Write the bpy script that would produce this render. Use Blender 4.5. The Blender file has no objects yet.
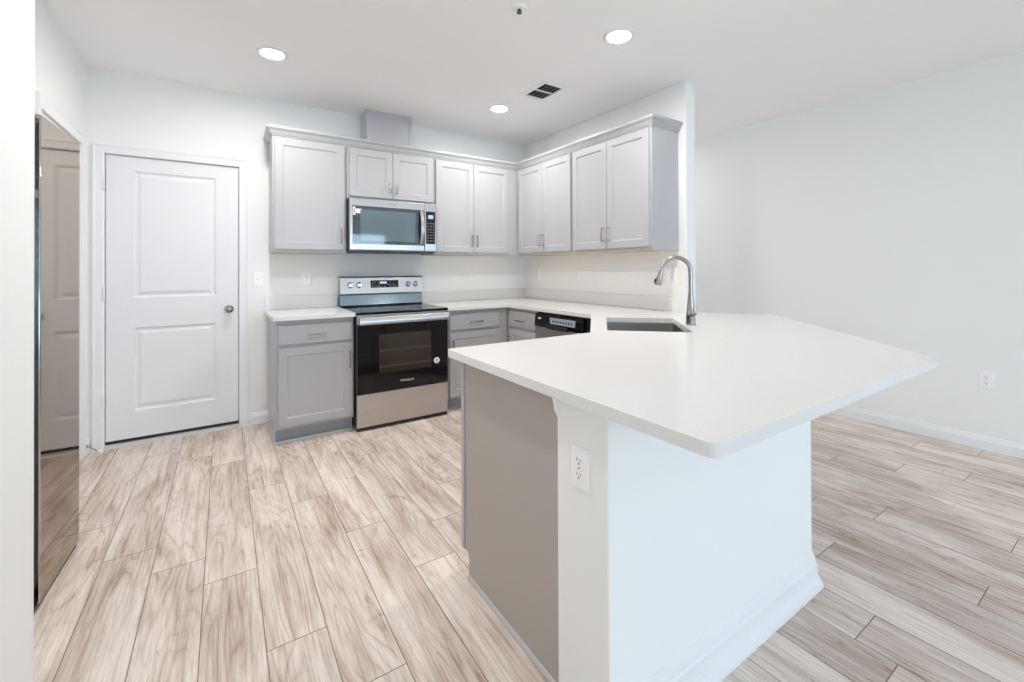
import bpy, bmesh, math, random
from mathutils import Vector, Matrix
random.seed(7)
S = bpy.context.scene
COL = S.collection
PI = math.pi

# ------------------------------------------------------------------ camera, sky, exposure
YAW, PITCH, ROLL = math.radians(33.37), math.radians(0.30), math.radians(-0.21)
def cam_dir(r, u, d):
    r, u = r * math.cos(ROLL) - u * math.sin(ROLL), r * math.sin(ROLL) + u * math.cos(ROLL)
    d, u = d * math.cos(PITCH) - u * math.sin(PITCH), d * math.sin(PITCH) + u * math.cos(PITCH)
    return Vector((d * math.sin(YAW) + r * math.cos(YAW), d * math.cos(YAW) - r * math.sin(YAW), u))
cam = bpy.data.cameras.new('camera'); camo = bpy.data.objects.new('camera', cam); COL.objects.link(camo)
R, U, F = cam_dir(1, 0, 0), cam_dir(0, 1, 0), cam_dir(0, 0, 1)
M = Matrix((R, U, -F)).transposed().to_4x4(); M.translation = Vector((0.6928, -4.0973, 1.2461))
camo.matrix_world = M
cam.sensor_width = 36; cam.lens = 437.4 / 1024 * 36; cam.shift_y = (266.1 - 341) / 1024
cam.clip_start = 0.05
S.camera = camo

W = bpy.data.worlds.new('sky'); S.world = W; W.use_nodes = True
bg = W.node_tree.nodes['Background']
bg.inputs[0].default_value = (0.60, 0.80, 1.0, 1); bg.inputs[1].default_value = 3.5
S.view_settings.view_transform = 'Standard'; S.view_settings.look = 'None'
S.view_settings.gamma = 1; S.view_settings.use_curve_mapping = False
S.view_settings.exposure = 0.74
S.cycles.max_bounces = 20; S.cycles.diffuse_bounces = 14; S.cycles.glossy_bounces = 5
S.cycles.use_denoising = True
CAN_WATT = 190.0

def portal(name, loc, rot, sx, sy):
    l = bpy.data.lights.new(name, 'AREA'); l.shape = 'RECTANGLE'; l.size = sx; l.size_y = sy
    l.cycles.is_portal = True
    o = bpy.data.objects.new(name, l); o.location = loc; o.rotation_euler = rot; COL.objects.link(o)

# ------------------------------------------------------------------ materials
def mat(name, col, rough=0.5, metal=0.0, spec=None, emit=None, estr=0, coat=0, aniso=0):
    m = bpy.data.materials.new(name); m.use_nodes = True
    b = m.node_tree.nodes['Principled BSDF']
    b.inputs['Base Color'].default_value = (*col, 1)
    b.inputs['Roughness'].default_value = rough; b.inputs['Metallic'].default_value = metal
    if spec is not None: b.inputs['Specular IOR Level'].default_value = spec
    if emit: b.inputs['Emission Color'].default_value = (*emit, 1); b.inputs['Emission Strength'].default_value = estr
    if coat: b.inputs['Coat Weight'].default_value = coat; b.inputs['Coat Roughness'].default_value = 0.02
    if aniso: b.inputs['Anisotropic'].default_value = aniso
    return m
def nd(m, t, **kw):
    n = m.node_tree.nodes.new(t)
    for k, v in kw.items(): setattr(n, k, v)
    return n
def lk(m, a, b): m.node_tree.links.new(a, b)
def bsdf(m): return m.node_tree.nodes['Principled BSDF']
def math_node(m, op, a, b=None, clamp=False):
    n = nd(m, 'ShaderNodeMath', operation=op); n.use_clamp = clamp
    for i, v in enumerate((a, b)):
        if v is None: continue
        if isinstance(v, (int, float)): n.inputs[i].default_value = v
        else: lk(m, v, n.inputs[i])
    return n.outputs[0]
def bump_noise(m, scale, strength, dist=0.002, detail=4):
    tc = nd(m, 'ShaderNodeTexCoord'); no = nd(m, 'ShaderNodeTexNoise')
    no.inputs['Scale'].default_value = scale; no.inputs['Detail'].default_value = detail
    lk(m, tc.outputs['Object'], no.inputs['Vector'])
    bp = nd(m, 'ShaderNodeBump'); bp.inputs['Strength'].default_value = strength; bp.inputs['Distance'].default_value = dist
    lk(m, no.outputs['Fac'], bp.inputs['Height']); lk(m, bp.outputs[0], bsdf(m).inputs['Normal'])
    return no

WALL = mat('wall_paint', (0.88, 0.885, 0.875), 0.75, spec=0.25); bump_noise(WALL, 70, 0.12)
CEIL = mat('ceiling_paint', (0.92, 0.92, 0.92), 0.85, spec=0.2); bump_noise(CEIL, 60, 0.25)
TRIM = mat('trim_white', (0.86, 0.865, 0.875), 0.35)
DOORW = mat('door_white', (0.82, 0.825, 0.84), 0.4)
CAB = mat('grey_cabinet_paint', (0.472, 0.470, 0.484), 0.35)
CABIN = mat('cabinet_inside', (0.62, 0.48, 0.30), 0.6)
PANELG = mat('grey_end_panel', (0.43, 0.395, 0.36), 0.5)
TOEG = mat('grey_toe_kick', (0.36, 0.38, 0.41), 0.5)
NICKEL = mat('brushed_nickel', (0.40, 0.39, 0.375), 0.24, 1)
CHROME = mat('satin_chrome', (0.66, 0.66, 0.65), 0.18, 1)
PLATE = mat('white_plastic', (0.94, 0.93, 0.935), 0.25)
DARK = mat('dark_slot', (0.03, 0.03, 0.03), 0.6)
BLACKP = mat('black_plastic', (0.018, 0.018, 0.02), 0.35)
BLACKG = mat('black_glass', (0.006, 0.005, 0.006), 0.03, spec=0.4)
OVENW = mat('oven_window_glass', (0.035, 0.028, 0.018), 0.05, spec=0.6)
RACK = mat('oven_rack_wire', (0.10, 0.09, 0.075), 0.4)
MWGLASS = mat('microwave_glass', (0.02, 0.03, 0.04), 0.05, spec=0.9, coat=1)
STEELDK = mat('dark_steel', (0.12, 0.12, 0.13), 0.35, 0.8)
BLUEST = mat('polished_dark_steel', (0.30, 0.37, 0.43), 0.16, 1)
FRIDGE = mat('mirror_steel', (0.56, 0.54, 0.515), 0.05, 1); FRIDGE.node_tree.nodes['Principled BSDF'].inputs['Specular Tint'].default_value = (0.70, 0.64, 0.57, 1)
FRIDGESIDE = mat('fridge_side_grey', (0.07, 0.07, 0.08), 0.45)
LENS = mat('lamp_lens', (0.9, 0.9, 0.9), 0.4, emit=(1, 0.972, 0.945), estr=CAN_WATT)
LENSFILL = mat('fill_lamp_lens', (0.9, 0.9, 0.9), 0.4, emit=(1, 0.972, 0.945), estr=CAN_WATT*0.45)  # weaker lens for the unseen lights added as fill
DISP = mat('display_lit', (0.02, 0.03, 0.05), 0.2, emit=(0.45, 0.6, 0.85), estr=0.7)
MARKP = mat('pale_print', (0.35, 0.37, 0.4), 0.5)
MARK = mat('white_print', (0.8, 0.8, 0.8), 0.5)
MARKG = mat('grey_print', (0.16, 0.17, 0.19), 0.5)
BLUEMARK = mat('label_glare_blue', (0.40, 0.46, 0.56), 0.3)
CORK = mat('rubber_white', (0.8, 0.79, 0.76), 0.5)

def steel(name, c=(0.60, 0.585, 0.57), rough=0.3, horiz=True):
    m = mat(name, c, rough, 1)
    tc = nd(m, 'ShaderNodeTexCoord'); mp = nd(m, 'ShaderNodeMapping'); no = nd(m, 'ShaderNodeTexNoise')
    mp.inputs['Scale'].default_value = (3, 3, 500) if horiz else (500, 500, 3)
    no.inputs['Scale'].default_value = 1.0; no.inputs['Detail'].default_value = 3
    lk(m, tc.outputs['Object'], mp.inputs[0]); lk(m, mp.outputs[0], no.inputs['Vector'])
    r = math_node(m, 'MULTIPLY_ADD', no.outputs['Fac'], 0.16); 
    r.node.inputs[2].default_value = rough - 0.08
    lk(m, r, bsdf(m).inputs['Roughness'])
    tg = nd(m, 'ShaderNodeTangent', direction_type='RADIAL', axis='Z'); lk(m, tg.outputs[0], bsdf(m).inputs['Tangent'])
    bsdf(m).inputs['Anisotropic'].default_value = 0.8
    return m
STEEL = steel('brushed_steel')
SINKST = steel('sink_steel', (0.27, 0.265, 0.255), 0.34)

# quartz worktop: white with fine pale flecks
QUARTZ = mat('white_quartz', (0.87, 0.86, 0.85), 0.15, spec=0.32)
def _q(m):
    tc = nd(m, 'ShaderNodeTexCoord'); no = nd(m, 'ShaderNodeTexNoise'); no.inputs['Scale'].default_value = 260; no.inputs['Detail'].default_value = 2
    lk(m, tc.outputs['Object'], no.inputs['Vector'])
    cr = nd(m, 'ShaderNodeValToRGB'); e = cr.color_ramp.elements
    e[0].position = 0.30; e[0].color = (0.725, 0.71, 0.695, 1); e[1].position = 0.42; e[1].color = (0.79, 0.778, 0.766, 1)
    lk(m, no.outputs['Fac'], cr.inputs[0]); lk(m, cr.outputs[0], bsdf(m).inputs['Base Color'])
_q(QUARTZ)

# plank floor: UV in metres inside each plank, per-plank random colours in 'plank'
FLOOR = mat('oak_plank_floor', (0.7, 0.6, 0.5), 0.42, spec=0.4)
def _floor(m):
    uv = nd(m, 'ShaderNodeUVMap', uv_map='plank_uv'); rc = nd(m, 'ShaderNodeVertexColor', layer_name='plank')
    sp = nd(m, 'ShaderNodeSeparateXYZ'); lk(m, uv.outputs[0], sp.inputs[0])
    sr = nd(m, 'ShaderNodeSeparateColor'); lk(m, rc.outputs[0], sr.inputs[0])
    u, v = sp.outputs[0], sp.outputs[1]
    def vec(su, sv, seed):
        c = nd(m, 'ShaderNodeCombineXYZ')
        lk(m, math_node(m, 'MULTIPLY', u, su), c.inputs[0]); lk(m, math_node(m, 'MULTIPLY', v, sv), c.inputs[1])
        lk(m, math_node(m, 'MULTIPLY', sr.outputs[seed], 57.0), c.inputs[2]); return c.outputs[0]
    def noise(su, sv, seed, detail, rough=0.55, dist=0.0):
        n = nd(m, 'ShaderNodeTexNoise'); n.inputs['Scale'].default_value = 1; n.inputs['Detail'].default_value = detail
        n.inputs['Roughness'].default_value = rough; n.inputs['Distortion'].default_value = dist
        lk(m, vec(su, sv, seed), n.inputs['Vector']); return n.outputs['Fac']
    def ramp(x, stops):
        r = nd(m, 'ShaderNodeValToRGB'); el = r.color_ramp.elements
        while len(el) < len(stops): el.new(0.5)
        for e, (p, c) in zip(el, stops): e.position = p; e.color = (c, c, c, 1)
        lk(m, x, r.inputs[0]); return r.outputs[0]
    blotch = noise(9, 1.6, 0, 4, 0.6, 0.6)          # broad smoky patches
    field = noise(7.0, 0.70, 1, 2, 0.45, 0.15)         # level field whose contours are the cathedral grain
    rings = math_node(m, 'FRACT', math_node(m, 'MULTIPLY', field, 19.0))
    rings = ramp(rings, [(0.0, 1.0), (0.10, 0.35), (0.5, 0.0), (0.86, 0.25), (1.0, 1.0)])
    fine = noise(190, 6.0, 2, 6, 0.75)
    streak = noise(52, 1.3, 2, 5, 0.7, 0.5)
    knot = noise(11, 5.5, 1, 3, 0.55, 1.2)
    g1 = math_node(m, 'MULTIPLY', ramp(blotch, [(0.40, 0.0), (0.72, 1.0)]), 0.55)
    rmask = ramp(noise(5, 1.3, 0, 2), [(0.36, 0.0), (0.60, 1.0)])
    g2 = math_node(m, 'MULTIPLY', math_node(m, 'MULTIPLY', rings, rmask), 0.46)
    g3 = math_node(m, 'MULTIPLY', ramp(streak, [(0.48, 0.0), (0.78, 1.0)]), 0.5)
    g4 = math_node(m, 'MULTIPLY', ramp(fine, [(0.42, 0.0), (0.68, 1.0)]), 0.40)
    g5 = math_node(m, 'MULTIPLY', ramp(knot, [(0.66, 0.0), (0.80, 1.0)]), 0.6)
    g = math_node(m, 'ADD', math_node(m, 'ADD', g1, g2), math_node(m, 'ADD', math_node(m, 'ADD', g3, g4), g5), True)
    mx = nd(m, 'ShaderNodeMix', data_type='RGBA'); lk(m, g, mx.inputs['Factor'])
    mx.inputs['A'].default_value = (0.885, 0.795, 0.725, 1); mx.inputs['B'].default_value = (0.40, 0.275, 0.20, 1)
    # plank to plank tone
    tone = math_node(m, 'MULTIPLY_ADD', sr.outputs[0], 0.16); tone.node.inputs[2].default_value = 0.90
    hs = nd(m, 'ShaderNodeHueSaturation'); lk(m, tone, hs.inputs['Value']); hs.inputs['Saturation'].default_value = 0.95
    lk(m, mx.outputs['Result'], hs.inputs['Color'])
    # V groove between planks: distance to the plank edge, carried in a second UV map
    ed = nd(m, 'ShaderNodeUVMap', uv_map='edge_uv'); se = nd(m, 'ShaderNodeSeparateXYZ'); lk(m, ed.outputs[0], se.inputs[0])
    def edge(x, full):
        a = math_node(m, 'MINIMUM', x, math_node(m, 'SUBTRACT', full, x)); return a
    du = edge(u, 0.183); dv = math_node(m, 'MINIMUM', se.outputs[0], se.outputs[1])
    d = math_node(m, 'MINIMUM', du, dv)
    mr = nd(m, 'ShaderNodeMapRange'); mr.inputs['From Min'].default_value = 0.0008; mr.inputs['From Max'].default_value = 0.0026
    lk(m, d, mr.inputs['Value'])
    m2 = nd(m, 'ShaderNodeMix', data_type='RGBA'); lk(m, mr.outputs[0], m2.inputs['Factor'])
    m2.inputs['A'].default_value = (0.21, 0.155, 0.12, 1); lk(m, hs.outputs[0], m2.inputs['B'])
    lk(m, m2.outputs['Result'], bsdf(m).inputs['Base Color'])
    bp = nd(m, 'ShaderNodeBump'); bp.inputs['Strength'].default_value = 0.25; bp.inputs['Distance'].default_value = 0.002
    lk(m, math_node(m, 'SUBTRACT', mr.outputs[0], math_node(m, 'MULTIPLY', g, 0.25)), bp.inputs['Height']); lk(m, bp.outputs[0], bsdf(m).inputs['Normal'])
_floor(FLOOR)

# ------------------------------------------------------------------ mesh helpers
class MB:
    def __init__(s): s.b = bmesh.new()
    def box(s, x0, x1, y0, y1, z0, z1):
        c = [s.b.verts.new(p) for p in ((x0,y0,z0),(x1,y0,z0),(x1,y1,z0),(x0,y1,z0),(x0,y0,z1),(x1,y0,z1),(x1,y1,z1),(x0,y1,z1))]
        for f in ((0,3,2,1),(4,5,6,7),(0,1,5,4),(1,2,6,5),(2,3,7,6),(3,0,4,7)): s.b.faces.new([c[i] for i in f])
        return s
    def loops(s, loops, cap0=True, cap1=True, closed=True):
        vs = [[s.b.verts.new(p) for p in l] for l in loops]; n = len(vs[0])
        for a, b in zip(vs, vs[1:]):
            for i in range(n if closed else n - 1):
                j = (i + 1) % n; s.b.faces.new((a[i], a[j], b[j], b[i]))
        if cap0: s.b.faces.new(vs[0][::-1])
        if cap1: s.b.faces.new(vs[-1])
        return s
    def prism(s, poly, z0, z1): return s.loops([[(x, y, z0) for x, y in poly], [(x, y, z1) for x, y in poly]])
    def prism_map(s, poly, f, a, b): return s.loops([[f(p, q, a) for p, q in poly], [f(p, q, b) for p, q in poly]])
    def rect_loft(s, x0, x1, z0, z1, steps, cap0=False):
        """steps: (inset, y) outward to inward, front facing -Y"""
        return s.loops([[(x0+i,y,z0+i),(x1-i,y,z0+i),(x1-i,y,z1-i),(x0+i,y,z1-i)] for i, y in steps], cap0, True)
    def tube(s, pts, r, n=12, caps=True):
        pts = [Vector(p) for p in pts]; rs = r if isinstance(r, (list, tuple)) else [r] * len(pts)
        t = [(pts[min(i+1,len(pts)-1)] - pts[max(i-1,0)]).normalized() for i in range(len(pts))]
        up = Vector((0,0,1)) if abs(t[0].z) < 0.9 else Vector((1,0,0))
        nrm = t[0].cross(up).normalized(); L = []
        for p, d, rr in zip(pts, t, rs):
            nrm = (nrm - d * nrm.dot(d)).normalized(); bi = d.cross(nrm)
            L.append([p + (nrm * math.cos(2*PI*k/n) + bi * math.sin(2*PI*k/n)) * rr for k in range(n)])
        return s.loops(L, caps, caps)
    def lathe(s, prof, f, n=24, cap0=True, cap1=True):
        """prof: (radius, height); f(x, y, h) -> point"""
        return s.loops([[f(r*math.cos(2*PI*k/n), r*math.sin(2*PI*k/n), h) for k in range(n)] for r, h in prof], cap0, cap1)
    def build(s, name, m, parent=None, bevel=0.0, seg=2, smooth=False, loc=None, ang=35):
        bmesh.ops.remove_doubles(s.b, verts=s.b.verts, dist=1e-6)
        bmesh.ops.recalc_face_normals(s.b, faces=s.b.faces)
        me = bpy.data.meshes.new(name); s.b.to_mesh(me); s.b.free()
        me.materials.append(m)
        o = bpy.data.objects.new(name, me); COL.objects.link(o)
        if loc: o.location = loc
        if parent: o.parent = parent
        if bevel:
            md = o.modifiers.new('bevel', 'BEVEL'); md.width = bevel; md.segments = seg; md.limit_method = 'ANGLE'; md.angle_limit = math.radians(ang)
            md.harden_normals = False
        if smooth or bevel:
            for p in me.polygons: p.use_smooth = True
            me.set_sharp_from_angle(angle=math.radians(ang))
        return o
def sweep(mb, path, prof, side=1, to3=lambda x, y, z: (x, y, z)):
    """sweep a profile of (offset, height) along a 2-D polyline with mitred corners; side = +1 offsets to the left of travel"""
    P = [Vector(p) for p in path]; L = []
    for i, p in enumerate(P):
        d0 = (P[i] - P[i-1]).normalized() if i else (P[1] - P[0]).normalized()
        d1 = (P[i+1] - P[i]).normalized() if i < len(P) - 1 else d0
        n0 = Vector((-d0.y, d0.x)) * side; n1 = Vector((-d1.y, d1.x)) * side
        m_ = (n0 + n1).normalized(); k = 1 / max(0.3, m_.dot(n0))
        L.append([to3(p.x + m_.x*k*o, p.y + m_.y*k*o, h) for o, h in prof])
    return mb.loops(L)
def rounded(poly, radii, n=5):
    out = []
    N = len(poly)
    for i, p in enumerate(poly):
        r = radii[i] if isinstance(radii, (list, tuple)) else radii
        p = Vector(p)
        if r <= 0: out.append(tuple(p)); continue
        a = (Vector(poly[i-1]) - p).normalized(); b = (Vector(poly[(i+1) % N]) - p).normalized()
        th = a.angle(b); t = r / math.tan(th/2); c = p + (a+b).normalized() * (r / math.sin(th/2))
        s_, e_ = p + a*t, p + b*t; va, vb = s_-c, e_-c; w = va.angle(vb)
        for k in range(n+1):
            f = k/n; q = (va*math.sin((1-f)*w) + vb*math.sin(f*w)) / math.sin(w); out.append(tuple(c+q))
    return out
def thing(name, label, cat, loc=(0,0,0), rz=0, group=None):
    o = bpy.data.objects.new(name, None); COL.objects.link(o); o.location = loc; o.rotation_euler = (0,0,rz)
    o.empty_display_size = 0.1
    o['label'] = label; o['category'] = cat
    if group: o['group'] = group
    return o
def tag(o, label, cat, group=None):
    o['label'] = label; o['category'] = cat
    if group: o['group'] = group
    return o
def struct(o, label=None, cat=None):
    o['kind'] = 'structure'
    if label: o['label'] = label
    if cat: o['category'] = cat
    return o
def copy_tree(o, parent=None):
    c = o.copy(); COL.objects.link(c)
    if parent: c.parent = parent
    for ch in list(o.children): copy_tree(ch, c)
    return c
def text_mesh(body, size, name, m, parent, loc, rot, depth=0.0004):
    cu = bpy.data.curves.new('lettering', 'FONT'); cu.body = body; cu.size = size; cu.extrude = depth; cu.align_x = 'CENTER'; cu.align_y = 'CENTER'
    t = bpy.data.objects.new('lettering', cu); COL.objects.link(t)
    me = bpy.data.meshes.new_from_object(t.evaluated_get(bpy.context.evaluated_depsgraph_get()))
    bpy.data.objects.remove(t)
    o = bpy.data.objects.new(name, me); me.materials.clear(); me.materials.append(m); COL.objects.link(o)
    o.location = loc; o.rotation_euler = rot; o.parent = parent
    return o

# ------------------------------------------------------------------ layout (metres; back wall y=0, x to the right along it)
XL, XR, HC, XW = -0.0975, 3.560, 2.644, 5.023
SY = -2.0985; SX = 3.676               # stub wall end and outer face
DW_, DH = 0.793, 2.060                  # pantry door opening
YB = -9.0

# floor
def build_floor():
    me = bpy.data.meshes.new('floor'); b = bmesh.new()
    uvl = b.loops.layers.uv.new('plank_uv'); edl = b.loops.layers.uv.new('edge_uv'); cl = b.loops.layers.float_color.new('plank')
    w, Lp, x0 = 0.183, 1.245, 0.26
    known = {-1:-1.234, 0:-1.573, 1:-1.782, 2:-1.978, 3:-1.215, 4:-1.507, 5:-1.932, 6:-2.342, 7:-2.07, 11:-3.61, 14:-3.239, 15:-3.688, 17:-3.268, 18:-3.693,
             20:-2.861, 21:-3.146, 22:-3.41, 24:-3.085, 25:-3.369}
    rnd = random.Random(11)
    lo, hi = YB - 0.2, 0.25
    for k in range(-8, 28):
        a = x0 + k*w; off = known.get(k, -rnd.random()*Lp)
        j0 = math.floor((lo - off)/Lp); y = off + j0*Lp
        while y < hi:
            y0, y1 = max(y, lo), min(y+Lp, hi)
            if y1 - y0 > 1e-4:
                f = b.faces.new([b.verts.new(p) for p in ((a,y0,0),(a+w,y0,0),(a+w,y1,0),(a,y1,0))])
                c = (rnd.random(), rnd.random(), rnd.random(), 1)
                for l, uu, vv in zip(f.loops, (0,w,w,0), (y0,y0,y1,y1)):
                    l[uvl].uv = (uu, vv - y); l[edl].uv = (vv - y, y + Lp - vv); l[cl] = c
            y += Lp
    b.to_mesh(me); b.free(); me.materials.append(FLOOR)
    o = bpy.data.objects.new('floor', me); COL.objects.link(o); struct(o)
build_floor()
m = MB(); m.box(-1.3, XW + 0.15, YB - 0.15, 0.12, -0.12, -0.002); struct(m.build('floor_slab', CEIL))
m = MB(); m.box(-1.3, XW + 0.15, YB - 0.15, 0.12, HC, HC + 0.1); struct(m.build('ceiling', CEIL))
# walls
m = MB(); m.box(XL - 0.12, 0, 0, 0.12, 0, HC); m.box(0, DW_, 0, 0.12, DH, HC); m.box(DW_, XW + 0.12, 0, 0.12, 0, HC); m.box(-0.05, DW_ + 0.05, 0.12, 0.16, -0.1, DH + 0.1)  # last box: unseen backing added to stop sky light leaking past the door
struct(m.build('wall_back', WALL))
m = MB(); m.box(XL - 0.12, XL, -0.124, 0, 0, HC); m.box(XL - 0.12, XL, -0.90, -0.124, 2.08, HC); m.box(XL - 0.12, XL, -1.21, -0.90, 0, HC)
m.box(XL - 0.12, XL, -2.26, -1.21, 1.90, HC); m.box(-0.80, XL - 0.12, -1.21, -1.09, 0, HC); m.box(-0.80, -0.72, -2.26, -1.21, 0, HC)
m.box(-0.72, XL - 0.12, -2.26, -1.21, 1.90, 2.0); m.box(XL - 0.20, XL - 0.12, -1.09, 0.0, 0, 2.2)  # last box: added behind the other door to close off a light leak
struct(m.build('wall_left', WALL))
m = MB(); m.box(-1.3, 0.2325, YB, -2.26, 0, HC); struct(m.build('wall_near', WALL, bevel=0.012, seg=3))
m = MB(); m.box(XW, XW + 0.12, YB, 0, 0, HC); struct(m.build('wall_right', WALL))
m = MB(); m.box(XR, SX, SY, 0, 0, HC); struct(m.build('wall_partition', WALL, bevel=0.008, seg=3))
# far living-room wall behind the viewpoint with a wide sliding door and a window
o1, o2, oz = 0.75, 4.55, 2.25
m = MB(); m.box(0.2325, o1, YB - 0.12, YB, 0, HC); m.box(o1, o2, YB - 0.12, YB, oz, HC); m.box(o2, XW, YB - 0.12, YB, 0, HC)
struct(m.build('wall_front', WALL))
m = MB()
for a, b in ((o1, o1+0.05), (o2-0.05, o2), ((o1+o2)/2-0.05, (o1+o2)/2+0.05)): m.box(a, b, YB-0.09, YB-0.03, 0, oz)
m.box(o1, o2, YB-0.09, YB-0.03, oz-0.06, oz); m.box(o1, o2, YB-0.09, YB-0.03, 0, 0.06)
struct(m.build('window_1', TRIM, bevel=0.004))
portal('sliding_door_daylight', ((o1+o2)/2, YB - 0.11, oz/2), (PI/2, 0, 0), o2-o1, oz)
# ground outside the sliding door
m = MB(); m.box(-8, 14, YB - 12, YB - 0.16, -0.2, -0.05); struct(m.build('ground', mat('patio_concrete', (0.55, 0.54, 0.52), 0.9)))

# baseboards
BASEP = [(0, 0), (0.013, 0), (0.013, 0.062), (0.010, 0.070), (0.007, 0.082), (0.004, 0.092), (0, 0.094)]
m = MB(); sweep(m, [(XW, YB), (XW, 0)], BASEP, 1); struct(m.build('baseboard_right', TRIM))
m = MB(); sweep(m, [(0.865, 0), (0.999, 0)], BASEP, -1); struct(m.build('baseboard_back', TRIM))
m = MB(); sweep(m, [(XL, -0.052), (XL, 0), (-0.070, 0)], BASEP, -1); struct(m.build('baseboard_left', TRIM))
m = MB(); sweep(m, [(SX, 0), (SX, SY)], BASEP, 1); struct(m.build('baseboard_partition', TRIM))

# door casings: profile (distance from opening, height above wall)
CASP = [(0.0, 0.0), (0.0, 0.010), (0.010, 0.013), (0.045, 0.015), (0.056, 0.019), (0.064, 0.017), (0.064, 0.0)]
m = MB(); sweep(m, [(0, 0), (0, DH), (DW_, DH), (DW_, 0)], CASP, 1, lambda x, z, h: (x, -h, z)); struct(m.build('trim_1', TRIM))
m = MB(); sweep(m, [(-0.90, 0), (-0.90, 2.08), (-0.124, 2.08), (-0.124, 0)], CASP, 1, lambda y, z, h: (XL + h, y, z)); struct(m.build('trim_2', TRIM))

def panel_door(name, w, h, loc, rz, knob_x=None, knob_z=0.93):
    """two-panel moulded door; local x across, front facing -Y"""
    root = bpy.data.objects.new(name, None); COL.objects.link(root); root.location = loc; root.rotation_euler = (0,0,rz); root['kind'] = 'structure'
    px0, px1 = 0.152*w/0.8, w - 0.152*w/0.8
    xs = [0.0045, px0, px1, w-0.0045]; zs = [0.045, 0.236, 0.832, 1.045, 1.955, h-0.005]
    m = MB()
    for i in range(3):
        for j in range(5):
            x0, x1, z0, z1 = xs[i], xs[i+1], zs[j], zs[j+1]
            if i == 1 and j in (1, 3):
                m.rect_loft(x0, x1, z0, z1, [(0, 0), (0.005, 0.005), (0.012, 0.012), (0.020, 0.013), (0.027, 0.011), (0.042, 0.004), (0.050, 0.003)])
            else: m.loops([[(x0,0,z0),(x1,0,z0),(x1,0,z1),(x0,0,z1)]], False, True)
    a = [(xs[0],zs[0]),(xs[-1],zs[0]),(xs[-1],zs[-1]),(xs[0],zs[-1])]
    m.loops([[(x,0,z) for x,z in a],[(x,0.035,z) for x,z in a]], False, True)
    m.build('door_slab', DOORW, root)
    if knob_x is not None:
        kf = lambda a_, b_, h_: (knob_x + a_, -h_, knob_z + b_)
        k = MB(); k.lathe([(0.0, 0.0), (0.031, 0.0), (0.031, 0.006), (0.024, 0.012), (0.012, 0.014), (0.011, 0.034), (0.018, 0.040), (0.026, 0.050), (0.0275, 0.058), (0.024, 0.068), (0.012, 0.073), (0.0, 0.074)], kf, 24, False, False)
        k.build('door_knob', NICKEL, root, smooth=True, ang=60)
        for hz in (1.85, 1.086, 0.335):
            hb = MB(); hb.tube([(-0.001, -0.030, hz-0.046), (-0.001, -0.030, hz+0.046)], 0.0065, 10); hb.box(-0.010, 0.010, -0.029, -0.024, hz-0.044, hz+0.044); hb.box(0.005, 0.009, -0.029, 0.001, hz-0.044, hz+0.044)
            hb.build('hinge', TRIM, root, smooth=True)
        st = MB(); st.box(0.0, w, 0.004, 0.030, 0.026, 0.0449); st.build('door_sweep', BLACKP, root)
        th = MB(); th.loops([[(x, -0.030, 0.0), (x, -0.026, 0.010), (x, 0.0, 0.020), (x, 0.060, 0.024), (x, 0.060, 0.0)] for x in (0.001, w-0.001)]); th.build('threshold', mat('threshold_grey', (0.62, 0.61, 0.60), 0.4), root)
    return root
panel_door('door_1', DW_, DH, (0, 0.012, 0), 0, 0.727, 0.935)
panel_door('door_2', 0.776, 2.08, (XL - 0.006, -0.90, 0), PI/2)
m = MB(); m.box(0.0, DW_, 0.05, 0.119, DH - 0.02, DH - 0.0005); m.box(0.0005, 0.015, 0.05, 0.119, 0.0, DH - 0.02); m.box(DW_-0.015, DW_-0.0005, 0.05, 0.119, 0, DH - 0.02)
struct(m.build('trim_3', TRIM))

# pony wall under the peninsula (bends 45 degrees along the worktop's diagonal end)
PX, PY0, PY1 = 1.506, -3.099, -3.302
pony = [(PX, PY0), (PX, PY1), (2.625, PY1), (3.50, PY1 + 0.875), (SX - 0.002, SY - 0.004), (SX - 0.13, SY - 0.004), (3.40, PY1 + 0.95), (2.54, PY0)]
m = MB(); m.prism(pony, 0, 0.8835); struct(m.build('wall_peninsula', WALL, bevel=0.004))
PB = [(0, 0), (0.034, 0), (0.034, 0.012), (0.028, 0.030), (0.016, 0.040), (0.016, 0.085), (0.012, 0.092), (0.010, 0.106), (0.006, 0.120), (0.003, 0.128), (0, 0.130)]
m = MB(); sweep(m, [(PX + 0.002, PY1), (2.625, PY1), (3.50, PY1 + 0.875)], PB, -1); struct(m.build('baseboard_peninsula', TRIM))
# small ogee ear of the pony wall's end, reaching over the cabinet's end panel under the slab
OG = [(0, 0.812), (0.003, 0.818), (0.010, 0.823), (0.014, 0.830), (0.017, 0.846), (0.022, 0.860), (0.030, 0.871), (0.036, 0.8835), (0.0, 0.8835)]
m = MB(); m.prism_map([(PY0 + a, b) for a, b in OG], lambda y, z, x: (x, y, z), PX, 1.5175); struct(m.build('trim_4', WALL))

# ------------------------------------------------------------------ cabinets
def pull(parent, x, z, y, length=0.11, vertical=True, name='handle'):
    m = MB(); h = length/2
    P = (lambda a, d: (x, y - d, z + a)) if vertical else (lambda a, d: (x + a, y - d, z))
    m.tube([P(-h, 0.026), P(-h*0.5, 0.030), P(h*0.5, 0.030), P(h, 0.026)], 0.0055, 8)
    for s_ in (-1, 1): m.tube([P(s_*h*0.8, 0.0), P(s_*h*0.8, 0.028)], 0.0045, 8)
    return m.build(name, NICKEL, parent, smooth=True)
def shaker(parent, x0, x1, z0, z1, y, name='door'):
    m = MB(); t = 0.019; f = 0.054
    m.rect_loft(x0, x1, z0, z1, [(0, y), (0, y-t+0.002), (0.002, y-t), (f, y-t), (f+0.003, y-t+0.003), (f+0.006, y-t+0.0035), (f+0.010, y-t+0.008)], True)
    return m.build(name, CAB, parent)
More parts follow.
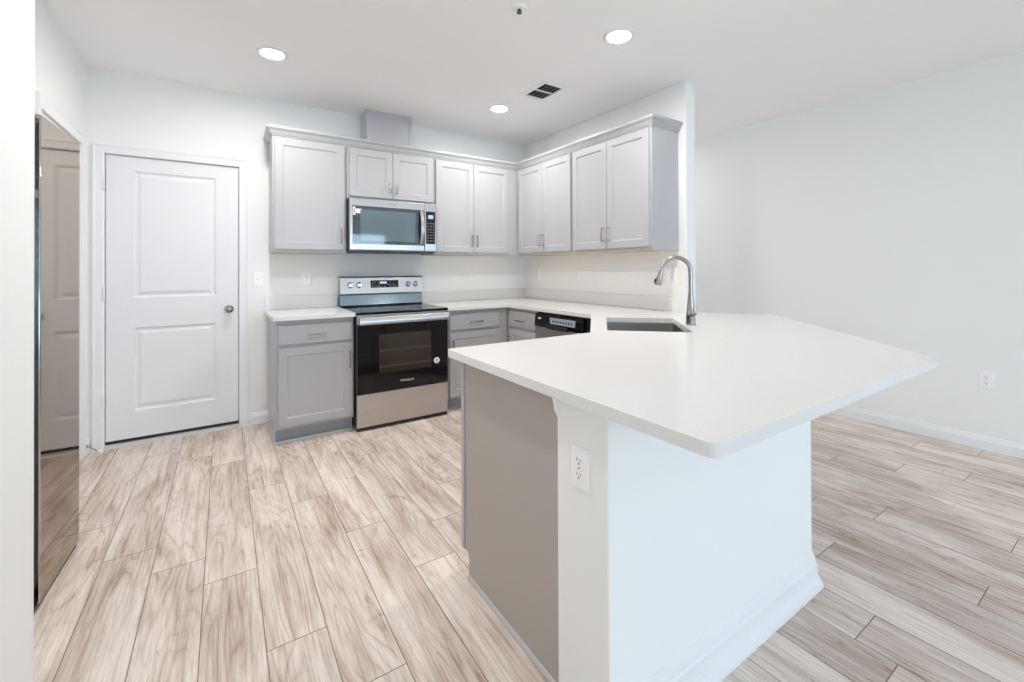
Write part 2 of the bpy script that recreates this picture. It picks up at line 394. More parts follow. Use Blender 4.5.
def drawer_front(parent, x0, x1, z0, z1, y):
    m = MB(); t = 0.019
    m.rect_loft(x0, x1, z0, z1, [(0, y), (0, y-t+0.004), (0.004, y-t), (0.012, y-t)], True)
    return m.build('drawer', CAB, parent)

def upper(label, loc, rz, w, dep, z0, z1, doors, pulls, left_gap=0.0):
    """wall cabinet, local x across, front frame at y=0, wall at y=dep; doors: list of (x0,x1); pulls: x of each handle"""
    root = thing('wall_cabinet', label, 'cabinet', loc, rz, 'grey wall cabinets')
    m = MB(); m.box(0, w, 0, dep, z0, z1); m.build('carcass', CAB, root, bevel=0.0015, seg=1)
    m = MB(); m.box(0.018, w - 0.018, 0.02, dep - 0.005, z0 - 0.0015, z0 + 0.001); m.build('underside', CABIN, root)
    for (a, b), p in zip(doors, pulls):
        d = shaker(root, a, b, z0 + 0.022, z1 - 0.012, -0.0005)
        pull(d, p, z0 + 0.135 if z1 - z0 > 0.6 else z0 + 0.11, -0.0195, 0.118 if z1 - z0 > 0.6 else 0.09)
    return root
ZU0, ZU1, DU = 1.378, 2.268, 0.320
G = 0.0015
upper('single-door grey wall cabinet hanging beside the white door, at the free end of the row', (1.000, -DU, 0), 0, 0.540, DU - G, ZU0, ZU1, [(0.016, 0.522)], [0.492])
upper('short two-door grey wall cabinet directly above the microwave', (1.543, -DU, 0), 0, 0.766, DU - G, 1.832, ZU1, [(0.018, 0.381), (0.385, 0.760)], [0.352, 0.414])
upper('two-door grey wall cabinet between the microwave and the corner', (2.312, -DU, 0), 0, 0.9425, DU - G, ZU0, ZU1, [(0.020, 0.413), (0.417, 0.818)], [0.388, 0.444])
# right-hand run (front facing -X)
XF = XR - 0.305
upper('two-door grey wall cabinet next to the corner, on the wall with the sink', (XF, -0.3225, 0), -PI/2, 0.8625, 0.305 - G, ZU0, ZU1, [(0.031, 0.4375), (0.4415, 0.846)], [0.410, 0.469])
upper('two-door grey wall cabinet at the wall end, nearest the tap', (XF, -1.1865, 0), -PI/2, 0.849, 0.305 - G, ZU0, ZU1, [(0.0145, 0.4185), (0.4225, 0.8325)], [0.391, 0.450])
# crown moulding along both runs
CR = [(0, 2.2690), (0.007, 2.2690), (0.008, 2.277), (0.013, 2.281), (0.017, 2.290), (0.022, 2.302), (0.030, 2.311), (0.035, 2.316), (0.038, 2.321), (0.038, 2.338), (0, 2.338)]
m = MB(); sweep(m, [(1.0, -0.002), (1.0, -DU), (XF, -DU), (XF, -2.0365), (XR - 0.002, -2.0365)], CR, -1)
tag(m.build('crown_molding', CAB), 'grey crown moulding running along the tops of all the wall cabinets', 'moulding')
m = MB(); m.box(1.737, 2.108, -0.214, -0.002, 2.3395, HC - 0.001); m.box(2.112, 2.147, -0.214, -0.002, 2.3395, HC - 0.001); m.box(2.107, 2.113, -0.209, -0.002, 2.3395, HC - 0.001)
tag(m.build('duct_cover', mat('grey_duct_paint', (0.50, 0.495, 0.52), 0.4), bevel=0.001, seg=1), 'grey box duct cover rising from the cabinet tops to the ceiling', 'duct cover')

def base_cab(label, loc, rz, w, dep, front='drawer_door', door_xs=None, pull_side=1, left_end=False, toe=0.055, stile=0.018, rs=0.018, shoe=False):
    root = thing('base_cabinet', label, 'cabinet', loc, rz, 'grey base cabinets')
    m = MB(); m.box(0, w, 0, dep, 0.105, 0.8835); m.build('carcass', CAB, root, bevel=0.0015, seg=1)
    m = MB(); m.box(0.0 if left_end else 0.0, w, toe, dep, 0.0, 0.105); m.build('toe_kick', TOEG, root)
    if left_end:
        m = MB(); m.box(-0.004, 0.0, 0.001, dep, 0.105, 0.883); m.box(-0.004, 0.0, toe*0.7, dep, 0.0, 0.105); m.build('end_panel', CAB, root)
    if shoe:
        SH = [(0, 0), (0.014, 0), (0.013, 0.006), (0.008, 0.012), (0, 0.016)]
        m = MB(); sweep(m, [(-0.004, dep), (-0.004, toe*0.7), (w, toe*0.7)], SH, -1); m.build('shoe_molding', CAB, root)
    if front == 'drawer_door':
        x0, x1 = door_xs
        d = drawer_front(root, x0, x1, 0.706, 0.848, -0.0005); pull(d, (x0+x1)/2, 0.772, -0.0195, 0.135, False)
        d = shaker(root, x0, x1, 0.127, 0.684, -0.0005); pull(d, x1 - 0.024 if pull_side > 0 else x0 + 0.024, 0.560, -0.0195, 0.128)
    elif front == 'doors':
        x0, x1 = door_xs; mid = (x0+x1)/2
        for a, b, p in ((x0, mid-0.002, mid-0.030), (mid+0.002, x1, mid+0.030)):
            d = shaker(root, a, b, 0.127, 0.848, -0.0005); pull(d, p, 0.735, -0.0195, 0.128)
    return root
DB = 0.600
base_cab('grey base cabinet with one drawer and one door, between the white door and the range', (1.000, -DB, 0), 0, 0.529, DB - G, door_xs=(0.012, 0.516), left_end=True, shoe=True)
base_cab('grey base cabinet with one drawer and one door, between the range and the corner', (2.300, -DB, 0), 0, 0.645, DB - G, door_xs=(0.034, 0.545), pull_side=-1)
base_cab('narrow grey base cabinet with one drawer, between the corner and the dishwasher', (2.948, -0.6005, 0), -PI/2, 0.464, XR - 2.948 - G, door_xs=(0.045, 0.455), pull_side=-1)
pen = base_cab('grey peninsula cabinet whose plain brownish-grey end panel stands beside the white pony wall', (2.288, -2.466, 0), PI, 0.750, 0.631, front='doors', door_xs=(0.02, 0.725))
m = MB(); m.loops([[(x, y, z) for y, z in ((0.024, 0.1), (0.024, 0.8835), (0.631, 0.8835), (0.631, 0.0), (0.058, 0.0), (0.058, 0.072), (0.046, 0.1))] for x in (0.7505, 0.770)]); p_ = m.build('end_panel', PANELG, pen)
m = MB(); m.box(0.7505, 0.776, 0.0, 0.0235, 0.1, 0.8835); m.build('end_stile', CAB, pen, bevel=0.001, seg=1)
SH2 = [(0, 0), (0.010, 0), (0.010, 0.006), (0.006, 0.012), (0, 0.015)]
m = MB(); sweep(m, [(0.7702, 0.058), (0.7702, 0.630)], SH2, -1); m.build('shoe_molding', CAB, pen)
# corner sink cabinet across the diagonal
sk = thing('sink_cabinet', 'grey corner base cabinet under the sink, set diagonally beside the dishwasher', 'cabinet', (2.935, -1.816, 0), math.radians(-135))
def wl(x, y):   # world xy -> sink cabinet local
    dx, dy = x - 2.935, y + 1.816; c, s_ = math.cos(math.radians(135)), math.sin(math.radians(135))
    return (dx*c - dy*s_, dx*s_ + dy*c)
shell = [wl(*p) for p in ((2.935, -1.816), (2.30, -2.451), (2.30, -3.085), (2.45, -3.085), (3.33, -2.335), (3.535, -2.09), (3.535, -1.816))]
m = MB(); m.prism(shell, 0.10, 0.66); m.box(0.0, 0.898, 0.0, 0.03, 0.66, 0.8835); m.build('carcass', CAB, sk)
m = MB(); m.box(0.06, 0.84, 0.055, 0.30, 0, 0.10); m.build('toe_kick', TOEG, sk)
for a, b, p in ((0.03, 0.447, 0.42), (0.451, 0.868, 0.478)):
    d = shaker(sk, a, b, 0.127, 0.848, -0.0005); pull(d, p, 0.735, -0.0195, 0.128)

# ------------------------------------------------------------------ worktops
ZT, ZB = 0.914, 0.884
def slab(poly, hole, name, parent):
    b = bmesh.new(); loops = [poly] + ([hole] if hole else [])
    for lp in loops:
        v = [b.verts.new((x, y, ZT)) for x, y in lp]
        for i in range(len(v)): b.edges.new((v[i], v[(i+1) % len(v)]))
    bmesh.ops.triangle_fill(b, use_beauty=True, use_dissolve=False, edges=b.edges[:], normal=(0,0,1))
    r = bmesh.ops.extrude_face_region(b, geom=b.faces[:])
    for g in r['geom']:
        if isinstance(g, bmesh.types.BMVert): g.co.z = ZB
    mb = MB(); mb.b.free(); mb.b = b
    return mb.build(name, QUARTZ, parent, bevel=0.004, seg=3, ang=50)
cl = thing('countertop', 'small white quartz worktop piece between the white door and the range', 'countertop', (0, 0, 0))
slab(rounded([(0.972, -0.002), (0.972, -0.663), (1.529, -0.663), (1.529, -0.002)], [0, 0.012, 0, 0]), None, 'slab', cl)
m = MB(); m.box(0.972, 1.529, -0.021, -0.002, ZT + 0.0003, 1.020); m.build('backsplash', QUARTZ, cl, bevel=0.002)
SC = Vector((2.776, -2.355)); E1 = Vector((1, 1)).normalized(); E2 = Vector((1, -1)).normalized()
def sw(a, b): return tuple(SC + E1*a + E2*b)
SA, SB = 0.318, 0.216
cm = thing('countertop', 'large white quartz worktop running from the range past the sink over the peninsula', 'countertop', (0, 0, 0))
outer = [(2.2975, -0.002), (2.2975, -0.663), (2.902, -0.663), (2.902, -1.778), (2.270, -2.434), (1.461, -2.434), (1.461, -3.6195), (2.851, -3.6195), (3.945, -2.5255), (SX+0.0025, -2.24), (SX+0.0025, SY - 0.0025), (XR - 0.0025, SY - 0.0025), (XR - 0.0025, -0.002)]
hole = rounded([sw(-SA, -SB), sw(SA, -SB), sw(SA, SB), sw(-SA, SB)], 0.012, 4)
slab(rounded(outer, [0, 0, 0.01, 0.02, 0.02, 0.022, 0.026, 0.012, 0.012, 0, 0, 0, 0]), hole, 'slab', cm)
m = MB(); m.box(2.2975, XR - 0.022, -0.021, -0.002, ZT + 0.0003, 1.020); m.build('backsplash', QUARTZ, cm, bevel=0.002)
m = MB(); m.box(XR - 0.021, XR - 0.002, -1.972, -0.002, ZT + 0.0003, 1.020); m.build('backsplash', QUARTZ, cm, bevel=0.002)

# ------------------------------------------------------------------ sink and tap
si = thing('sink', 'stainless steel undermount sink set diagonally into the white worktop', 'sink', (SC.x, SC.y, 0.68), PI/4)
def rr(a, b, r, z): return [(x, y, z) for x, y in rounded([(-a, -b), (a, -b), (a, b), (-a, b)], r, 5)]
m = MB(); m.loops([rr(SA+0.02, SB+0.02, 0.03, ZB-0.681), rr(SA+0.001, SB+0.001, 0.012, ZB-0.681), rr(SA-0.001, SB-0.001, 0.014, ZB-0.70), rr(SA-0.006, SB-0.006, 0.018, 0.03), rr(SA-0.02, SB-0.02, 0.02, 0.008), rr(0.05, 0.05, 0.02, 0.002)], False, True)
m.build('basin', SINKST, si, smooth=True, ang=50)
m = MB(); m.lathe([(0.0, 0.004), (0.030, 0.004), (0.033, 0.006), (0.042, 0.006), (0.044, 0.003)], lambda a, b, h: (a, b, h), 24, False, False); m.build('drain', CHROME, si, smooth=True)

fa = thing('faucet', 'brushed nickel gooseneck pull-down kitchen tap standing behind the sink', 'faucet', (2.957, -2.545, ZT), math.radians(135))
# local +x points from the tap towards the sink (world -x,+y)
m = MB(); m.lathe([(0.0, 0.0), (0.029, 0.0), (0.029, 0.004), (0.026, 0.008), (0.0255, 0.050), (0.026, 0.052), (0.0265, 0.066), (0.024, 0.070), (0.0205, 0.110), (0.0165, 0.150), (0.0135, 0.185), (0.0135, 0.19)], lambda a, b, h: (a, b, h), 24, False, True); m.build('body', NICKEL, fa, smooth=True)
pts = [(0, 0, 0.185), (0, 0, 0.24), (0, 0, 0.298)]; ra = 0.080
for k in range(1, 16):
    a = PI - k*PI*0.95/15; pts.append((ra + ra*math.cos(a), 0, 0.312 + ra*math.sin(a)))
m = MB(); m.tube(pts, 0.0120, 14); m.build('spout', NICKEL, fa, smooth=True)
e = Vector(pts[-1]); dv = (Vector(pts[-1]) - Vector(pts[-2])).normalized()
m = MB(); m.tube([e - dv*0.004, e + dv*0.006, e + dv*0.012, e + dv*0.05, e + dv*0.092, e + dv*0.097], [0.0125, 0.0140, 0.0145, 0.0175, 0.0195, 0.0175], 16); hd = m.build('spray_head', NICKEL, fa, smooth=True)
q = e + dv*0.055
m = MB(); m.tube([q + Vector((0.017, 0, 0)), q + dv*0.012 + Vector((0.0205, 0, 0)), q + dv*0.026 + Vector((0.0205, 0, 0))], [0.004, 0.006, 0.004], 8); m.build('button', BLACKP, hd, smooth=True)
m = MB(); m.tube([(0, 0.024, 0.060), (0, 0.040, 0.060), (-0.004, 0.075, 0.066), (-0.010, 0.105, 0.074)], [0.010, 0.008, 0.0055, 0.0045], 10); m.build('lever', NICKEL, fa, smooth=True)

# ------------------------------------------------------------------ range
rg = thing('range', 'freestanding stainless electric range with black glass oven door and knobs on its back panel', 'range', (1.5345, -0.668, 0))
RW = 0.757
m = MB(); m.box(0.004, RW-0.004, 0.03, 0.640, 0.03, 0.893); m.build('body', STEELDK, rg)
for fx in (0.05, RW-0.05):
    for fy in (0.06, 0.60):
        m = MB(); m.lathe([(0.018, 0.0), (0.018, 0.02), (0.012, 0.03)], lambda a, b, h: (fx+a, fy+b, h), 12); m.build('foot', BLACKP, rg)
m = MB(); m.prism(rounded([(0, -0.012), (RW, -0.012), (RW, 0.585), (0, 0.585)], [0.012, 0.012, 0, 0], 4), 0.8935, 0.9125); m.build('cooktop', BLACKG, rg, bevel=0.003)
for bx, by, br in ((0.19, 0.15, 0.10), (0.56, 0.15, 0.115), (0.20, 0.42, 0.08), (0.56, 0.42, 0.08)):
    m = MB(); m.lathe([(br, 0.9126), (br, 0.9129), (br-0.004, 0.9129), (br-0.004, 0.9126)], lambda a, b, h: (bx+a, by+b, h), 40, False, False); m.build('burner_ring', MARKG, rg)
# back guard: dark polished lower band leaning back, steel control panel above
m = MB(); m.loops([[(x, y, z) for y, z in ((0.575, 0.913), (0.572, 0.925), (0.590, 1.0185), (0.650, 1.0185), (0.650, 0.913))] for x in (0.003, RW-0.003)]); m.build('back_guard', BLUEST, rg)
m = MB(); m.loops([[(x, y, z) for y, z in ((0.560, 1.020), (0.556, 1.026), (0.572, 1.166), (0.578, 1.172), (0.650, 1.172), (0.650, 1.020))] for x in (0.001, RW-0.001)]); cp = m.build('control_panel', STEEL, rg, bevel=0.002)
m = MB(); m.box(0.0, RW, 0.574, 0.650, 1.1725, 1.178); m.build('cap_strip', BLACKP, cp)
fp = lambda z: 0.556 + 0.016*(z-1.026)/0.14
m = MB(); m.loops([[(x, fp(z)-d, z) for x, z in ((0.262, 1.076), (0.517, 1.076), (0.517, 1.142), (0.262, 1.142))] for d in (-0.003, 0.0015)]); dp = m.build('display', BLACKG, cp)
rd = random.Random(3)
for i in range(9):
    for j in range(3):
        if rd.random() < 0.75 and not (2 <= i <= 5 and j == 2):
            xx = 0.272 + i*0.0265 + rd.random()*0.006; zz = 1.084 + j*0.019
            m = MB(); m.box(xx, xx+0.006+rd.random()*0.010, fp(zz)-0.0042, fp(zz)-0.0032, zz, zz+0.007); m.build('key', MARKP, dp)
m = MB(); m.box(0.345, 0.408, fp(1.12)-0.0042, fp(1.12)-0.0031, 1.112, 1.130); m.build('clock', DISP, dp)
for kx in (0.084, 0.161, 0.612, 0.686):
    kz = 1.103; kf = lambda a, b, h: (kx+a, fp(kz)-h, kz+b)
    m = MB(); m.lathe([(0.026, -0.004), (0.026, 0.004), (0.021, 0.008), (0.0195, 0.026), (0.016, 0.029), (0.0, 0.029)], kf, 20, True, False); kb = m.build('knob', CHROME, cp, smooth=True)
    m = MB(); m.box(kx-0.003, kx+0.003, fp(kz)-0.035, fp(kz)-0.027, kz-0.019, kz+0.019); m.build('knob_grip', STEELDK, kb, bevel=0.001)
# front: steel top strip, oven door, drawer
m = MB(); m.box(0.004, RW-0.004, 0.0, 0.03, 0.820, 0.8930); m.build('front_strip', STEEL, rg, bevel=0.002)
m = MB(); m.box(0.004, RW-0.004, -0.010, 0.03, 0.292, 0.818); od = m.build('oven_door', BLACKG, rg, bevel=0.003)
m = MB()
hp = [(-0.052, 0.8185), (-0.056, 0.824), (-0.056, 0.872), (-0.052, 0.878), (-0.042, 0.876), (-0.040, 0.848), (-0.042, 0.820)]
m.loops([[(x, y, z) for y, z in hp] for x in (0.010, RW-0.010)])
for hx in (0.016, RW-0.046): m.box(hx, hx+0.030, -0.041, 0.001, 0.826, 0.870)
m.build('oven_handle', STEEL, od, bevel=0.002)
m = MB(); m.box(0.168, 0.600, -0.0113, -0.0095, 0.430, 0.735); wd = m.build('oven_window', OVENW, od)
m = MB()
for z in (0.475, 0.485, 0.600, 0.610): m.box(0.170, 0.598, -0.0120, -0.0112, z, z+0.0035)
m.build('oven_rack', RACK, wd)
text_mesh('Whirlpool', 0.026, 'brand_lettering', MARK, od, (0.392, -0.0108, 0.352), (PI/2, 0, 0))
kf = lambda a, b, h: (0.650+a, -0.0104-h, 0.478+b)
m = MB(); m.lathe([(0.0, 0.0008), (0.026, 0.0008), (0.026, -0.0003)], kf, 28, False, False); stk = m.build('round_sticker', PLATE, od)
m = MB(); m.lathe([(0.012, 0.0009), (0.012, 0.0014), (0.009, 0.0014), (0.009, 0.0009)], kf, 20, False, False); m.box(0.646, 0.654, -0.0118, -0.0112, 0.472, 0.486); m.build('sticker_print', MARKG, stk)
m = MB(); m.box(0.004, RW-0.004, 0.000, 0.03, 0.030, 0.282); m.build('storage_drawer', STEEL, rg, bevel=0.004)
m = MB(); m.box(0.006, RW-0.006, 0.006, 0.03, 0.008, 0.0292); m.build('kick_strip', BLACKP, rg)

# ------------------------------------------------------------------ over-range microwave
mw = thing('microwave', 'stainless over-the-range microwave under the short wall cabinet', 'microwave', (1.5455, -0.402, 0))
MWW, MZ0, MZ1 = 0.760, 1.392, 1.8305
m = MB(); m.box(0.0, MWW, 0.022, 0.400, MZ0, MZ1); m.build('case', STEELDK, mw, bevel=0.002)
m = MB(); m.box(0.03, MWW-0.03, 0.04, 0.36, MZ0-0.008, MZ0-0.0005); m.build('vent_underside', BLACKP, mw)
m = MB(); m.box(0.001, 0.646, 0.0, 0.0215, MZ0+0.012, MZ1-0.002); md = m.build('door', STEEL, mw, bevel=0.004)
m = MB(); m.box(0.024, 0.644, -0.0015, 0.004, 1.452, 1.768); gl = m.build('door_glass', MWGLASS, md, bevel=0.001)
m = MB(); m.rect_loft(0.085, 0.560, 1.478, 1.738, [(0, -0.0015), (0.001, -0.0025), (0.006, -0.0025)], True); m.build('window_screen', mat('microwave_window', (0.085, 0.13, 0.155), 0.06, spec=1.0, coat=1), gl)
m = MB(); m.box(0.036, 0.098, -0.0024, -0.0016, 1.705, 1.742); m.box(0.028, 0.046, -0.0024, -0.0016, 1.690, 1.757); m.build('paper_label', PLATE, gl)
m = MB()
hpth = [(0.616, -0.012 - 0.030*math.sin(PI*k/10), 1.462 + 0.300*k/10) for k in range(11)]
L = []
for x, y, z in hpth: L.append([(x-0.016, y, z), (x-0.011, y-0.007, z), (x+0.011, y-0.007, z), (x+0.016, y, z), (x+0.011, y+0.004, z), (x-0.011, y+0.004, z)])
m.loops(L); m.box(0.606, 0.626, -0.014, -0.0017, 1.463, 1.478); m.box(0.606, 0.626, -0.014, -0.0017, 1.746, 1.761)
m.build('door_handle', CHROME, md, smooth=True)
m = MB(); m.box(0.649, MWW-0.001, 0.0, 0.0215, MZ0+0.012, MZ1-0.002); pn = m.build('control_panel', STEEL, mw, bevel=0.004)
m = MB(); m.box(0.660, MWW-0.012, -0.0015, 0.004, 1.468, 1.760); kp = m.build('keypad', BLACKG, pn, bevel=0.001)
m = MB(); m.box(0.680, 0.728, -0.0024, -0.0016, 1.695, 1.728); m.build('clock', DISP, kp)
for j in range(7):
    for i in range(3):
        m = MB(); m.box(0.671+i*0.027, 0.686+i*0.027, -0.0022, -0.0016, 1.492+j*0.026, 1.500+j*0.026); m.build('key', MARKG, kp)
text_mesh('Whirlpool', 0.018, 'brand_lettering', MARKG, md, (0.35, -0.0004, 1.797), (PI/2, 0, 0))

# ------------------------------------------------------------------ dishwasher
dw = thing('dishwasher', 'stainless dishwasher with a black control panel, beside the narrow base cabinet', 'dishwasher', (2.940, -1.066, 0), -PI/2)
DWW = 0.600
m = MB(); m.box(0.004, 0.68, 0.02, 0.58, 0.10, 0.872); m.build('tub', BLACKP, dw)  # black tub runs past the door to stand for the shaded gap
m = MB(); m.box(0.0, DWW, -0.016, 0.0195, 0.115, 0.752); m.build('door', STEEL, dw, bevel=0.004)
m = MB(); m.loops([[(x, y, z) for y, z in ((-0.018, 0.756), (-0.022, 0.775), (-0.012, 0.856), (-0.004, 0.864), (0.0195, 0.864), (0.0195, 0.756))] for x in (0.0, DWW)]); cpn = m.build('control_panel', BLACKG, dw, bevel=0.002)
fy = lambda z: -0.022 + 0.010*(z-0.775)/0.081
m = MB(); m.loops([[(x, fy(z)-d, z) for x, z in ((0.215, 0.792), (0.515, 0.792), (0.515, 0.842), (0.200, 0.842))] for d in (-0.002, 0.0012)]); m.build('button_strip', BLUEMARK, cpn)  # blue-grey paints in panel reflections together with the printed labels
for i in range(8):
    m = MB(); m.box(0.245+i*0.032, 0.262+i*0.032, fy(0.81)-0.0030, fy(0.81)-0.0021, 0.806, 0.822); m.build('button', DARK, cpn)
m = MB(); m.box(0.045, 0.085, fy(0.825)-0.0020, fy(0.825)+0.001, 0.818, 0.832); m.build('badge', MARK, cpn)
m = MB(); m.loops([[(x, y, z) for y, z in ((-0.026, 0.746), (-0.033, 0.762), (-0.030, 0.778), (-0.021, 0.782), (-0.017, 0.75))] for x in (0.17, 0.43)]); m.build('handle', BLACKP, dw, bevel=0.002)
m = MB(); m.box(0.0, 0.60, 0.03, 0.05, 0.0, 0.10); m.build('toe_kick', BLACKP, dw)

# ------------------------------------------------------------------ refrigerator in its alcove
fr = thing('refrigerator', 'tall mirror-finish stainless side-by-side refrigerator set into the alcove near the white door', 'refrigerator', (0.114, -2.205, 0), PI/2 - 0.035)
# local x runs from the near side (y=-2.205) towards the white door, front facing -Y local = +X world
FWd, FH = 0.856, 1.822
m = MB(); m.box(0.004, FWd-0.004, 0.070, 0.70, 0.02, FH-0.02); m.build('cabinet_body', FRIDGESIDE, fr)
m = MB(); m.box(0.348, 0.409, 0.028, 0.0695, 0.05, FH); m.build('handle_recess', BLUEST, fr)
m = MB(); m.box(0.0, 0.347, 0.0, 0.069, 0.022, FH); m.build('freezer_door', FRIDGE, fr, bevel=0.004)
m = MB(); m.box(0.410, FWd, 0.0, 0.069, 0.022, FH); fd = m.build('fridge_door', FRIDGE, fr, bevel=0.004)
m = MB(); m.box(0.350, 0.4085, 0.018, 0.0275, 1.515, 1.545); m.build('handle_end', CHROME, fr)
m = MB(); m.box(0.01, FWd-0.01, 0.008, 0.069, 0.0, 0.0215); m.build('base_grille', BLACKP, fr)  # black grille set near flush, also painting the shadow line under the doors

# ------------------------------------------------------------------ ceiling fittings
def downlight(x, y, label, lens=None):
    root = thing('recessed_light', label, 'ceiling light', (x, y, HC), 0, 'round recessed ceiling lights')
    m = MB(); m.lathe([(0.092, 0.0), (0.092, -0.004), (0.086, -0.009), (0.070, -0.011), (0.066, -0.006), (0.066, -0.002)], lambda a, b, h: (a, b, h), 36, False, False); m.build('trim_ring', TRIM, root, smooth=True)
    m = MB(); m.lathe([(0.0, -0.0095), (0.03, -0.0095), (0.0655, -0.005)], lambda a, b, h: (a, b, h), 36, False, False); m.build('lens', lens or LENS, root, smooth=True)
    return root
l0 = downlight(0.955, -0.893, 'round recessed ceiling light in front of the white door')
for x, y, lb in ((2.695, -0.865, 'round recessed ceiling light in front of the cabinet corner, between door light and vent'), (2.675, -2.262, 'round recessed ceiling light above the sink end of the peninsula, nearest the sprinkler')):
    c = copy_tree(l0); c.location = (x, y, HC); c['label'] = lb
for x, y, lb in ((0.955, -2.262, 'unseen added recessed ceiling light over the open kitchen floor beside the refrigerator'),):  # unseen, added to complete the light grid and brighten the base cabinets
    c = copy_tree(l0); c.location = (x, y, HC); c['label'] = lb
downlight(4.25, -0.75, 'unseen added fill light behind the wall partition, over the dining corner', LENSFILL)  # hidden fixture, added to brighten the wall beyond the partition
downlight(3.80, -6.0, 'unseen added fill light in the living room, toward the sliding door', LENSFILL)  # out-of-view fixture, added as fill for the living-room side
va = thing('air_vent', 'rectangular white ceiling air vent with two dark slatted sections', 'air vent', (2.798, -1.366, HC))
m = MB(); VX, VY = 0.118, 0.165
m.loops([[(-VX, -VY, -0.0005), (VX, -VY, -0.0005), (VX, VY, -0.0005), (-VX, VY, -0.0005)], [(-VX, -VY, -0.004), (VX, -VY, -0.004), (VX, VY, -0.004), (-VX, VY, -0.004)], [(-0.085, -0.128, -0.010), (0.085, -0.128, -0.010), (0.085, 0.128, -0.010), (-0.085, 0.128, -0.010)], [(-0.083, -0.126, -0.002), (0.083, -0.126, -0.002), (0.083, 0.126, -0.002), (-0.083, 0.126, -0.002)]], True, False)
m.box(-0.085, 0.085, -0.006, 0.006, -0.010, -0.002)
m.build('frame', TRIM, va)
m = MB(); m.box(-0.084, 0.084, -0.127, 0.127, -0.0022, -0.0008); m.build('duct_opening', mat('duct_shadow_black', (0.02, 0.022, 0.025), 0.8), va)
m = MB()
for i in range(8):
    y = -0.112 + i*0.032
    if abs(y) < 0.010: continue
    m.loops([[(x, y-0.007, -0.0095), (x, y-0.0062, -0.0095), (x, y+0.004, -0.003), (x, y+0.0032, -0.003)] for x in (-0.083, 0.083)])
for x in (-0.042, 0.0, 0.042): m.box(x-0.001, x+0.001, -0.126, 0.126, -0.0085, -0.0065)
m.build('louvers', mat('vent_grey', (0.30, 0.31, 0.33), 0.5), va)
sp = thing('sprinkler_head', 'small white and chrome fire sprinkler head on the ceiling', 'sprinkler', (2.015, -2.170, HC))
m = MB(); m.lathe([(0.040, 0.0), (0.040, -0.004), (0.034, -0.010), (0.014, -0.012)], lambda a, b, h: (a, b, h), 28); m.build('escutcheon', PLATE, sp, smooth=True)
m = MB(); m.lathe([(0.010, -0.012), (0.010, -0.016), (0.004, -0.018), (0.004, -0.026), (0.014, -0.028), (0.014, -0.030)], lambda a, b, h: (a, b, h), 16)
for s_ in (-1, 1): m.tube([(s_*0.009, 0, -0.014), (s_*0.012, 0, -0.021), (s_*0.004, 0, -0.029)], 0.0022, 6)
m.build('deflector', STEELDK, sp, smooth=True)

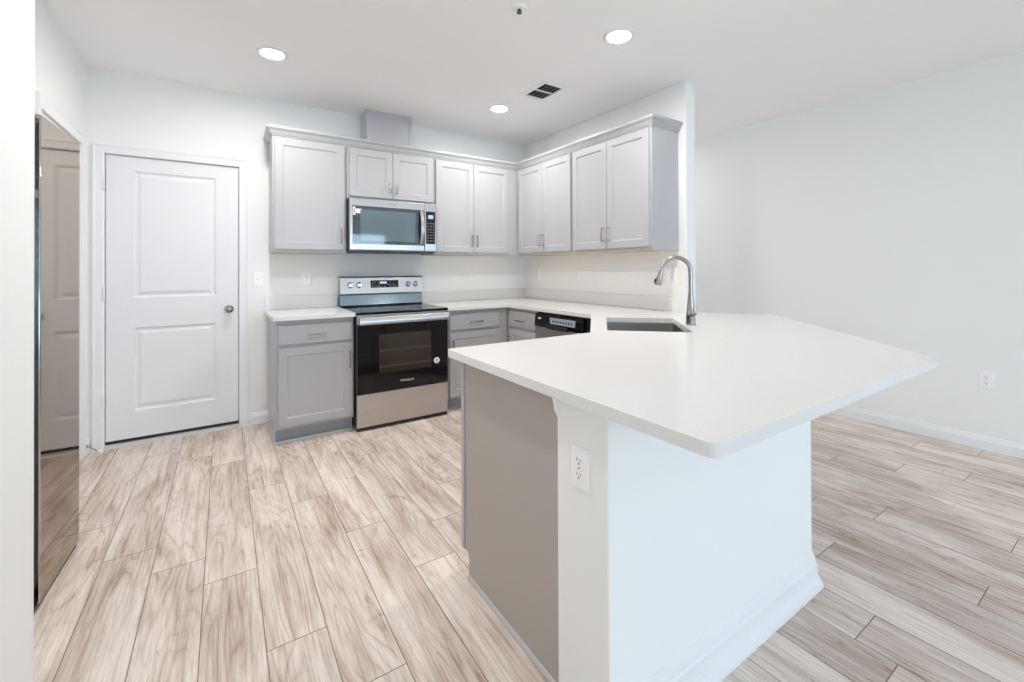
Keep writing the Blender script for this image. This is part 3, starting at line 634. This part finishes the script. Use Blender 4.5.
# ------------------------------------------------------------------ electrical plates
def plate(name, label, cat, loc, rz, gang=1, kind='outlet', group=None):
    """local x across, front facing -Y, centred"""
    root = thing(name, label, cat, loc, rz, group)
    w = 0.035 + 0.023*(gang-1)
    m = MB(); m.rect_loft(-w, w, -0.0575, 0.0575, [(0, -0.0006), (0, -0.003), (0.002, -0.0052), (0.005, -0.006)], True); m.build('cover_plate', PLATE, root)
    for g in range(gang):
        cx = (g - (gang-1)/2)*0.046
        k = kind if isinstance(kind, str) else kind[g]
        if k == 'outlet':
            for s_ in (-1, 1):
                cz = s_*0.0195
                m = MB(); m.loops([[(cx+x, y, cz+z) for x, z in rounded([(-0.0165, -0.0135), (0.0165, -0.0135), (0.0165, 0.0135), (-0.0165, 0.0135)], 0.009, 4)] for y in (-0.0058, -0.0078)]); r_ = m.build('receptacle', PLATE, root)
                m = MB(); m.box(cx-0.0075, cx-0.0055, -0.0083, -0.0076, cz-0.001, cz+0.008); m.box(cx+0.0055, cx+0.0075, -0.0083, -0.0076, cz-0.001, cz+0.007)
                m.lathe([(0.0026, 0.0076), (0.0026, 0.0083)], lambda a, b, h: (cx+a, -h, cz-0.007+b), 10); m.build('slots', DARK, r_)
            m = MB(); m.lathe([(0.0028, 0.0058), (0.0028, 0.0072)], lambda a, b, h: (cx+a, -h, b), 10); m.build('screw', NICKEL, root)
        else:
            m = MB(); m.rect_loft(cx-0.006, cx+0.006, -0.0125, 0.0125, [(0, -0.0058), (0, -0.0066), (0.001, -0.0075)], True); m.build('switch_surround', PLATE, root)
            m = MB(); m.loops([[(cx+x, -0.007, z) for x, z in ((-0.0042,-0.006),(0.0042,-0.006),(0.0042,0.004),(-0.0042,0.004))], [(cx+x, -0.017, z) for x, z in ((-0.0035,0.004),(0.0035,0.004),(0.0035,0.010),(-0.0035,0.010))]]); m.build('toggle', PLATE, root)
    return root
GO = 'white electrical outlets'
plate('light_switch', 'white single toggle switch plate between the white door and the cabinets', 'light switch', (0.924, 0, 1.163), 0, 1, 'switch')
plate('wall_outlet', 'white wall outlet above the small worktop piece, beside the range', 'outlet', (1.285, 0, 1.166), 0, group=GO)
plate('wall_outlet', 'white wall outlet on the range wall between the range and the corner', 'outlet', (2.832, 0, 1.178), 0, group=GO)
plate('wall_outlet', 'white wall outlet under the cabinets on the sink wall, closest to the corner', 'outlet', (XR, -0.262, 1.178), -PI/2, group=GO)
plate('wall_outlet', 'white wall outlet on the sink wall above the dishwasher', 'outlet', (XR, -0.894, 1.184), -PI/2, group=GO)
plate('switch_plate', 'white two-gang switch and outlet plate on the wall behind the tap', 'switch plate', (XR, -1.955, 1.190), -PI/2, 2, ('switch', 'outlet'))
plate('wall_outlet', 'white outlet on the end of the peninsula wall under the worktop', 'outlet', (PX, -3.200, 0.702), -PI/2, group=GO)
plate('wall_outlet', 'white outlet low on the bare living room wall above its baseboard', 'outlet', (XW, -3.383, 0.473), -PI/2, group=GO)

# door stop on the baseboard by the white door
ds = thing('door_stop', 'small white-tipped spring door stop by the foot of the white door', 'door stop', (XL + 0.0135, -0.03, 0.05))
m = MB(); pts = []
for k in range(73):
    a = k*2*PI/8; pts.append((0.006 + k*0.00105, -0.06*k/72*1.9 + 0.006*math.cos(a), -0.014*k/72 + 0.006*math.sin(a)))
m.tube(pts, 0.0014, 6); m.build('spring', NICKEL, ds, smooth=True)
m = MB(); m.lathe([(0.011, 0.0), (0.011, 0.005), (0.004, 0.007)], lambda a, b, h: (h, a, b), 14); m.build('mount', NICKEL, ds)
m = MB(); m.tube([(0.078, -0.108, -0.014), (0.086, -0.118, -0.015), (0.096, -0.130, -0.016), (0.099, -0.134, -0.016)], [0.009, 0.0105, 0.010, 0.007], 14); m.build('rubber_tip', CORK, ds, smooth=True)
